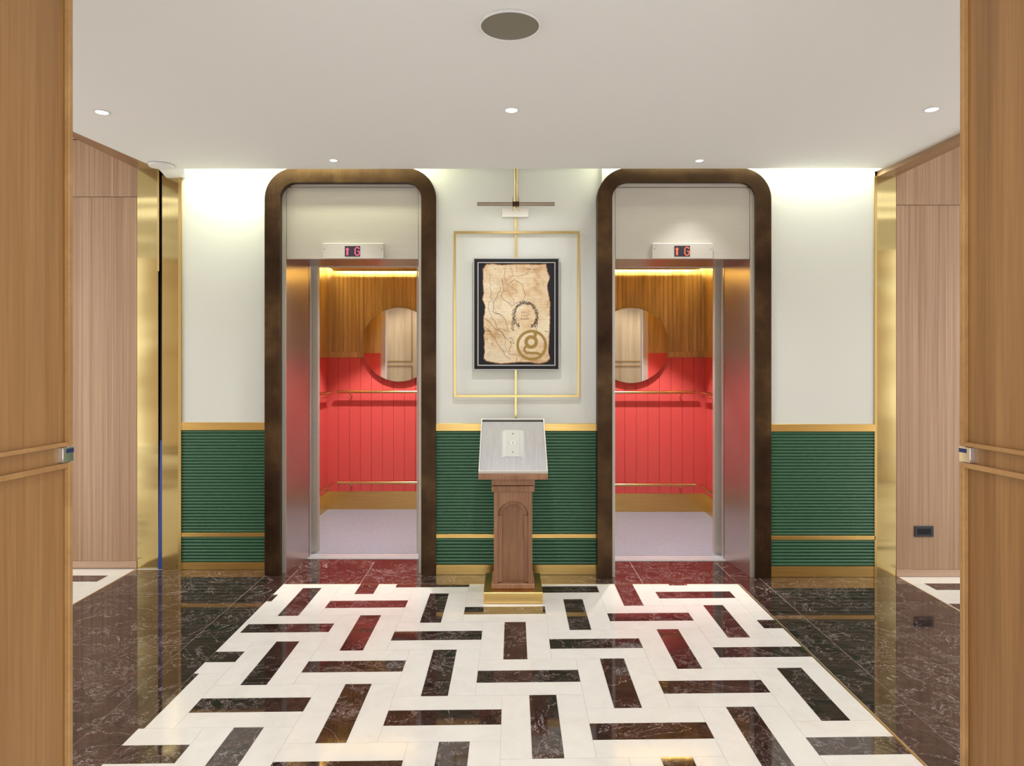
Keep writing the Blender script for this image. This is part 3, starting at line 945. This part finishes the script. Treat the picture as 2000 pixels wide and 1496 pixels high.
coast = MB()
for pts, wd, low, cl in (
        ([(735, 280), (720, 500), (760, 580), (800, 640), (960, 740), (990, 830)], 0.0008, 0, 0),
        ([(800, 640), (940, 535), (1110, 640), (1150, 790), (1190, 870), (1110, 1000)], 0.0012, 0, 0),
        ([(840, 240), (880, 330), (915, 450)], 0.0008, 0, 0), ([(815, 460), (1090, 455), (1200, 420), (1260, 345)], 0.0010, 0, 0),
        ([(975, 170), (985, 345)], 0.0009, 0, 0),
        ([(680, 515), (690, 640), (710, 780), (650, 870), (690, 960), (810, 1030), (880, 1110), (1000, 1030), (1110, 1000), (1190, 1040)], 0.0013, 0, 0),
        ([(430, 400), (390, 600), (440, 640), (410, 700), (440, 830), (400, 940), (490, 960), (385, 1020), (370, 1150), (400, 1230), (440, 1300)], 0.0010, 0, 0),
        ([(650, 690), (640, 790), (590, 820), (550, 920), (480, 1040), (500, 1180), (470, 1240), (620, 1280), (670, 1330)], 0.0011, 0, 0),
        ([(710, 780), (840, 790), (870, 900), (930, 980), (930, 1070)], 0.0007, 0, 0),
        ([(440, 90), (430, 130), (520, 220), (560, 370), (650, 430), (700, 470), (730, 580), (790, 590), (800, 640)], 0.0012, 1, 0),
        ([(510, 40), (640, 70), (730, 170), (780, 280), (800, 400), (840, 460)], 0.0012, 1, 0),
        ([(270, 130), (380, 210), (470, 320), (540, 400), (640, 420), (700, 520), (760, 590)], 0.0015, 1, 0),
        ([(280, 330), (420, 430), (440, 520), (520, 560), (560, 690), (650, 800), (700, 870), (740, 960), (860, 1040)], 0.0013, 1, 0),
        ([(820, 590), (860, 570), (900, 610), (940, 700), (880, 690), (850, 640), (880, 740), (820, 830), (830, 930), (960, 940), (1060, 970)], 0.0013, 1, 0),
        ([(690, 860), (740, 890), (770, 820), (720, 720), (760, 640), (720, 600)], 0.0009, 1, 0),
        ([(600, 380), (700, 390), (790, 430)], 0.0011, 1, 0), ([(270, 415), (350, 420), (430, 440)], 0.0016, 1, 0), ([(1590, 430), (1700, 440)], 0.0014, 1, 0),
        ([(990, 1000), (985, 1120)], 0.0016, 1, 0)):
    p, wd_, cl_ = ink(pts, wd * 1.8, low=bool(low))
    ribbon(coast, p, wd_, yv - 0.0004, yv)
coast.obj('coastline', 'ink', sheet_o)['kind'] = 'stuff'
hatch = MB()
for k in range(150):
    u = rnd.uniform(420, 640); v = rnd.uniform(420, 1250)
    ribbon(hatch, [U(u, v), U(u + rnd.uniform(15, 60), v + rnd.uniform(-15, 15))], 0.0007, yv - 0.0003, yv)
for k in range(190):
    u = rnd.uniform(0, 1); v = rnd.uniform(60, 900)
    u = 450 + u * 260 + v * 0.18
    ribbon(hatch, [U(u, v, 1), U(u + rnd.uniform(-25, 40), v + rnd.uniform(-30, 30), 1)], 0.0008, yv - 0.0003, yv)
for k in range(26):
    v = 560 + k * 47
    a = 1240 + rnd.uniform(-60, 60) if v < 1200 else 1460
    ribbon(hatch, [U(a, v), U(1640 + rnd.uniform(-20, 20), v)], 0.0005, yv - 0.0003, yv)
for k in range(9):
    ribbon(hatch, [U(330, 880 + k * 24, 1), U(700 + k * 20, 880 + k * 24, 1)], 0.0005, yv - 0.0003, yv)
for k in range(150):                       # mountains and place names, too small to read
    u, v = rnd.uniform(560, 1640), rnd.uniform(240, 1000)
    ribbon(hatch, [U(u, v), U(u + rnd.uniform(8, 26), v + rnd.uniform(-14, 6)), U(u + rnd.uniform(26, 50), v + rnd.uniform(-4, 10))], 0.0006, yv - 0.0003, yv)
for k in range(110):
    u, v = rnd.uniform(330, 700), rnd.uniform(560, 1000)
    ribbon(hatch, [U(u, v, 1), U(u + rnd.uniform(10, 40), v + rnd.uniform(-4, 4), 1)], 0.0006, yv - 0.0003, yv)
for k in range(60):
    u, v = rnd.uniform(1060, 1600), rnd.uniform(560, 960)
    ribbon(hatch, [U(u, v, 1), U(u + rnd.uniform(10, 50), v + rnd.uniform(-6, 6), 1)], 0.0008, yv - 0.0003, yv)
hatch.obj('fine_engraving', 'ink_soft', sheet_o)['kind'] = 'stuff'
# cartouche wreath
wr_m = MB()
cu, cv = 1180, 1330
for k in range(520):
    a = PI * (-0.28) + (PI * 1.56) * k / 520 + rnd.uniform(-0.03, 0.03)
    ru, rv = 250 * rnd.uniform(0.86, 1.14), 300 * rnd.uniform(0.88, 1.12)
    if abs(a) < 0.0:
        continue
    u, v = cu + ru * math.cos(a), cv - rv * math.sin(a)
    if v > 1500:
        u = cu + (u - cu) * 0.85
    b2 = rnd.uniform(0, 2 * PI)
    l = rnd.uniform(14, 36)
    ribbon(wr_m, [U(u, v), U(u + l * math.cos(b2), v + l * math.sin(b2))], 0.0019, yv - 0.0004, yv)
for k in range(130):
    s = rnd.choice((-1, 1))
    u = cu + s * rnd.uniform(195, 265) + (-40 if s < 0 else 0)
    v = rnd.uniform(1380, 1620)
    ribbon(wr_m, [U(u, v), U(u + rnd.uniform(-20, 20), v + rnd.uniform(10, 40))], 0.0013, yv - 0.0004, yv)
wr_m.obj('wreath', 'ink', sheet_o)['kind'] = 'stuff'


def text(s, u, v, size, low, material, parent, y, name='lettering', rot=0.0, spacing=1.0):
    cu_ = bpy.data.curves.new(name, 'FONT')
    cu_.body = s
    cu_.size = size
    cu_.align_x = 'CENTER'; cu_.align_y = 'CENTER'
    cu_.space_character = spacing
    cu_.extrude = 0.0002
    tmp = bpy.data.objects.new('tmp', cu_)
    COL.objects.link(tmp)
    bpy.context.view_layer.update()
    me = bpy.data.meshes.new_from_object(tmp.evaluated_get(bpy.context.evaluated_depsgraph_get()))
    bpy.data.objects.remove(tmp)
    x_, z_ = U(u, v, low)
    me.transform(Matrix.Translation((x_, y, z_)) @ Matrix.Rotation(rot, 4, 'Y') @ Matrix.Rotation(PI / 2, 4, 'X'))
    me.materials.clear(); me.materials.append(M[material])
    o = bpy.data.objects.new(name, me)
    COL.objects.link(o)
    adopt(o, parent)
    return o


yt = yv - 0.0004
text('CARTE', 1150, 1250, 0.0125, False, 'ink_faint', sheet_o, yt, spacing=1.15)
text('DU ROYAUME', 1155, 95, 0.0065, True, 'ink_faint', sheet_o, yt, spacing=1.1)
text('SIAM', 1165, 170, 0.021, True, 'ink', sheet_o, yt, spacing=1.25)
text('THE  DAY', 1325, 312, 0.0150, False, 'ink', sheet_o, yt, spacing=1.1)
text('MA', 520, 305, 0.0120, False, 'ink_faint', sheet_o, yt)
text('T OF', 860, 310, 0.0110, False, 'ink_faint', sheet_o, yt, spacing=1.3)
text('M', 1665, 80, 0.016, True, 'ink_faint', sheet_o, yt)
text('D', 350, 615, 0.018, True, 'ink_faint', sheet_o, yt)
text('O', 455, 715, 0.024, True, 'ink_faint', sheet_o, yt)
# gold emblem: a ring with a letter g hanging from it
em = MB()


def circ(u, v, r, a0, a1, n, low=True, ry=None):
    return [U(u + r * math.cos(math.radians(a0 + (a1 - a0) * k / n)), v - (ry or r) * math.sin(math.radians(a0 + (a1 - a0) * k / n)), low) for k in range(n + (0 if abs(a1 - a0) >= 360 else 1))]


k_ = 0.09 * yb_ / F
ribbon(em, circ(1315, 735, 304, 0, 360, 48), 56 * k_, yv - 0.0016, yv - 0.0002, True)
emb = em.obj('emblem_ring', 'gold_print', mp_)
emb['label'] = 'gold ring of the emblem'
em = MB()
ribbon(em, circ(1305, 665, 110, 0, 360, 36), 74 * k_, yv - 0.0016, yv - 0.0002, True)
g_l = em.obj('emblem_letter', 'gold_print', emb)
em = MB()
ribbon(em, [U(1385, 600, 1), U(1392, 540, 1), U(1396, 470, 1)], [60 * k_, 52 * k_, 90 * k_], yv - 0.0018, yv - 0.0002)
em.obj('emblem_letter', 'gold_print', emb)
em = MB()
ribbon(em, [U(1215, 745, 1), U(1165, 790, 1), U(1155, 850, 1), U(1200, 895, 1), U(1300, 905, 1), U(1430, 905, 1), U(1500, 935, 1), U(1510, 975, 1), U(1470, 1010, 1)], 52 * k_, yv - 0.0018, yv - 0.0002)
em.obj('emblem_letter', 'gold_print', emb)

# ================================================================== PEDESTAL WITH CALL BUTTONS
pc = X(1002.3, 4.0)
ped = thing('call_pedestal', 'walnut pedestal on a brass plinth holding the lift call buttons', 'pedestal', (pc, 4.18, 0))
box('plinth', 'brass', pc - 0.174, pc + 0.174, 4.005, 4.375, 0.0008, 0.067, ped, 0.003)
box('base_moulding', 'walnut', pc - 0.128, pc + 0.128, 4.06, 4.32, 0.067, 0.100, ped, 0.006)
zc0 = Z(960, 4.06)
sw = 0.114
# shaft: a box with a real recess in its front
sf = MB()
sf.box(pc - sw, pc + sw, 4.115, 4.30, 0.100, zc0)
sf.obj('shaft', 'walnut', ped, 0.001)
for s in (-1, 1):
    a, b2 = sorted((pc + s * sw, pc + s * 0.090))
    box('stile', 'walnut', a, b2, 4.062, 4.115, 0.100, zc0, ped, 0.001)
zsp = Z(1006, 4.07)          # spring line of the arch
ra = 0.087
zst = Z(1007.5, 4.07)
for s in (-1, 1):
    a, b2 = sorted((pc + s * 0.090, pc + s * 0.066))
    box('pilaster', 'walnut', a, b2, 4.080, 4.115, 0.104, zst, ped, 0.001)
arc_r = [(pc + 0.0850 * math.cos(a), zst + 0.0850 * math.sin(a)) for a in [PI * k / 24 for k in range(25)]]
arc_o = [(pc + 0.0895 * math.cos(a), zst + 0.0895 * math.sin(a)) for a in [PI * k / 24 for k in range(25)]]
arc_i = [(pc + 0.066 * math.cos(a), zst + 0.066 * math.sin(a)) for a in [PI * k / 24 for k in range(25)]]
MB().band(arc_r, arc_i, 4.086, 4.115).obj('arch_ring', 'walnut', ped, 0.0008)
# spandrel above the arch, standing proud of it
sp = [(pc + 0.090, zst)] + arc_o + [(pc - 0.090, zst), (pc - 0.090, zc0), (pc + 0.090, zc0)]
top_line = [(pc + 0.0898 - 0.1796 * k / 24, zc0) for k in range(25)]
MB().band(top_line, arc_o, 4.064, 4.115).obj('spandrel', 'walnut', ped)
box('capital', 'walnut', pc - 0.127, pc + 0.127, 4.052, 4.315, zc0, Z(949.3, 4.05), ped, 0.002)
box('neck_gap', 'dark', pc - 0.120, pc + 0.120, 4.062, 4.305, Z(949.4, 4.05), Z(947.9, 4.05), ped)
box('neck', 'walnut', pc - 0.128, pc + 0.128, 4.050, 4.315, Z(947.9, 4.05), Z(937, 4.0), ped, 0.002)
# sloping desk: side profile in the y-z plane
y0, yz = 3.985, 4.415
z_f, z_b, z_low = Z(920.3, y0), Z(817.5, yz), Z(937, y0)
MB().prism([(y0, z_low), (y0, z_f - 0.022), (yz, z_b - 0.022), (yz, z_low + 0.15), (4.33, z_low)], pc - 0.2025, pc + 0.2025, 'x').obj('desk_box', 'walnut', ped, 0.002)
sl = math.atan2(z_b - z_f, yz - y0)
ln = math.hypot(z_b - z_f, yz - y0)


def on_desk(u0, u1, v0, v1, h0, h1):
    """box on the slope: u across (m from centre), v up the slope, h above the surface"""
    mb_ = MB().box(pc + u0, pc + u1, v0, v1, h0, h1)
    c_, s_ = math.cos(sl), math.sin(sl)
    mb_.v = [(x, y0 + y * c_ - z * s_, z_f + y * s_ + z * c_) for x, y, z in mb_.v]
    return mb_


W2 = 0.2025
M['rim_paint'] = mat('pale_rim', (0.72, 0.69, 0.64), 0.4)
tray = on_desk(-W2 + 0.006, W2 - 0.006, 0.004, ln - 0.004, -0.022, -0.010).obj('tray', 'tray', ped)
tray['label'] = 'brushed grey sheet lining the desk'
for a in ((-W2, -W2 + 0.006, 0, ln), (W2 - 0.006, W2, 0, ln), (-W2 + 0.006, W2 - 0.006, 0, 0.006), (-W2 + 0.006, W2 - 0.006, ln - 0.006, ln)):
    on_desk(a[0], a[1], a[2], a[3], -0.022, 0.001).obj('rim', 'rim_paint', ped, 0.001)
on_desk(-W2 + 0.007, W2 - 0.007, ln - 0.020, ln - 0.007, -0.0098, -0.0085).obj('dark_back_strip', 'dark', ped)  # dark strip along the back of the tray
# raised plate with curved shoulders and three controls
pv0, pv1 = ln * 0.27, ln * 0.775
M['plate'] = mat('satin_plate', (0.66, 0.68, 0.66), 0.30, 0.35)
cp_ = on_desk(-0.040, 0.040, pv0, pv1, -0.010, -0.003).obj('call_plate', 'plate', ped, 0.001)
cp_['label'] = 'satin metal plate with call buttons'
for s in (-1, 1):
    prof = [(s * 0.040, -0.003), (s * 0.047, -0.0045), (s * 0.053, -0.0075), (s * 0.060, -0.0090), (s * 0.068, -0.0096), (s * 0.068, -0.0102), (s * 0.040, -0.0102)]
    mb_ = MB().prism(prof, pv0, pv1, 'y', True)
    c_, s_ = math.cos(sl), math.sin(sl)
    mb_.v = [(pc + x, y0 + y * c_ - z * s_, z_f + y * s_ + z * c_) for x, y, z in mb_.v]
    mb_.obj('plate_shoulder', 'plate', cp_)


def disc_on_desk(u, v, r, h0, h1, name, material, parent):
    mb_ = MB().lathe((0, 0, 0), [(r, h0), (r, h1)], 'z', 20)
    c_, s_ = math.cos(sl), math.sin(sl)
    mb_.v = [(pc + u + x, y0 + (v + y) * c_ - z * s_, z_f + (v + y) * s_ + z * c_) for x, y, z in mb_.v]
    return mb_.obj(name, material, parent)


pm = (pv0 + pv1) / 2
disc_on_desk(0, pv1 - 0.040, 0.0055, -0.003, -0.0015, 'button', 'grille', cp_)
disc_on_desk(0, pv0 + 0.040, 0.0045, -0.003, -0.0015, 'button', 'grille', cp_)
on_desk(-0.021, 0.021, pm - 0.014, pm + 0.014, -0.003, -0.0018).obj('key_plate', 'white_plastic', cp_)
on_desk(-0.0235, -0.0215, pm - 0.014, pm + 0.014, -0.003, -0.002).obj('key_edge', 'grille', cp_)
on_desk(0.0215, 0.0235, pm - 0.014, pm + 0.014, -0.003, -0.002).obj('key_edge', 'grille', cp_)
mb_ = MB().band([(-0.006, pm - 0.006), (0.006, pm - 0.006), (0.006, pm + 0.006), (-0.006, pm + 0.006)], [(-0.004, pm - 0.004), (0.004, pm - 0.004), (0.004, pm + 0.004), (-0.004, pm + 0.004)], -0.0018, -0.0010, 'z', True)
c_, s_ = math.cos(sl), math.sin(sl)
mb_.v = [(pc + x, y0 + y * c_ - z * s_, z_f + y * s_ + z * c_) for x, y, z in mb_.v]
mb_.obj('button', 'grille', cp_)

# ================================================================== POWER OUTLET
ox0, ox1, oz1, oz0 = X(1785.3, DWR), X(1822.5, DWR), Z(1027, DWR), Z(1048, DWR)
out = thing('power_outlet', 'black double power outlet low on the right wood wall', 'outlet', ((ox0 + ox1) / 2, DWR, oz0))
box('cover_plate', 'black', ox0, ox1, DWR - 0.008, DWR, oz0, oz1, out, 0.002)
face_ = box('socket_face', 'mount', ox0 + 0.018, ox1 - 0.018, DWR - 0.0095, DWR - 0.008, oz0 + 0.016, oz1 - 0.016, out, 0.0005)
for xx in (ox0 + 0.040, ox1 - 0.040):
    zc_ = (oz0 + oz1) / 2
    MB().lathe((xx, DWR - 0.0095, zc_), [(0.0028, 0), (0.0028, -0.0006)], 'y', 10).obj('pin_hole', 'dark', face_)
    for dz in (-0.008, 0.008):
        box('pin_slot', 'dark', xx + 0.008, xx + 0.014, DWR - 0.0101, DWR - 0.0095, zc_ + dz - 0.0018, zc_ + dz + 0.0018, face_)

# ================================================================== CEILING FITTINGS
H = CEIL - EYE


def on_ceiling(px, py):
    d_ = F * H / (CY - py)
    return X(px, d_), d_


sx, sy = on_ceiling(996, 48)
spk = thing('ceiling_speaker', 'large round grey-brown ceiling speaker with a pale rim', 'speaker', (sx, sy, CEIL))
MB().lathe((sx, sy, CEIL), [(0.106, 0.0), (0.113, -0.001), (0.115, -0.006), (0.1155, -0.009), (0.111, -0.011), (0.107, -0.009), (0.106, -0.002)], 'z', 64).obj('rim', 'white_plastic', spk)
MB().lathe((sx, sy, CEIL), [(0.1065, -0.004), (0.1065, -0.007), (0.06, -0.009), (0.001, -0.0095)], 'z', 64).obj('grille', 'grille', spk)

LAMPS = ((199, 219, 0.040, P_ROW, 'leftmost recessed downlight, near the left door leaf'),
         (999, 215, 0.040, P_CENTRE, 'recessed downlight on the ceiling axis below the round speaker'),
         (1820, 213.5, 0.040, P_ROW, 'rightmost recessed downlight, near the right door leaf'),
         (651.5, 313, 0.031, P_PAIR, 'small recessed downlight in front of the left elevator'),
         (1366, 313.5, 0.031, P_PAIR, 'small recessed downlight in front of the right elevator'))
for px_, py_, r, pw, lab in LAMPS:
    lx, ly = on_ceiling(px_, py_)
    t = thing('downlight', lab, 'downlight', (lx, ly, CEIL), 'recessed downlights')
    MB().lathe((lx, ly, CEIL), [(r * 0.70, 0.0), (r * 0.98, 0.0), (r, -0.001), (r, -0.0025), (r * 0.95, -0.0035), (r * 0.74, -0.003), (r * 0.70, -0.001)], 'z', 32).obj('trim_ring', 'white_plastic', t)
    MB().lathe((lx, ly, CEIL), [(r * 0.71, -0.0008), (r * 0.71, -0.0018)], 'z', 32).obj('lens', 'lamp', t)
    spot('downlight_lamp', (lx, ly, CEIL - 0.006), (lx, ly + (0.75 if px_ == 999 else 0.0), 0), pw, (0.94, 0.97, 1.0) if px_ == 999 else (1, 0.985, 0.965), 120 if r > 0.035 else 84, 0.75, 0.025)
# unseen lamps added nearer than the view and in the side corridors
for lx in (-2.6, -1.75, 1.85, 2.7):
    spot('front_wall_fill_lamp', (lx, 1.05, CEIL - 0.006), (lx, 0.62, 0), 48, (1, 0.97, 0.90), 120, 0.7, 0.03)  # unseen spots added to brighten the wall that the mirrors show
for lx, ly in ((-1.9, 1.9), (0.05, 1.9), (2.0, 1.9), (-0.0, 0.9)):
    spot('near_added_lamp', (lx, ly, CEIL - 0.006), (lx, ly, 0), P_NEAR, (1, 0.98, 0.95), 130, 0.8, 0.03)  # near row of spots, added out of view
for lx in (-3.6, 3.7):
    for ly in (2.0, 3.5):
        spot('corridor_fill_lamp', (lx, ly, CEIL - 0.05), (lx, ly, 0), P_CORR, (0.97, 0.96, 1.0), 140, 0.8, 0.03)  # unseen side fill added in the corridors

dx_, dy_ = on_ceiling(309, 325)
sd = thing('smoke_detector', 'pale round smoke detector at the left end of the ceiling edge', 'smoke detector', (-2.205, 4.34, CEIL))
MB().lathe((-2.205, 4.34, CEIL), [(0.074, 0.0), (0.075, -0.006), (0.072, -0.014), (0.05, -0.017), (0.001, -0.018)], 'z', 40).obj('housing', 'white_plastic', sd)
MB().lathe((-2.205, 4.34, CEIL), [(0.077, 0.0), (0.077, -0.0015)], 'z', 40).obj('gasket', 'grille', sd)
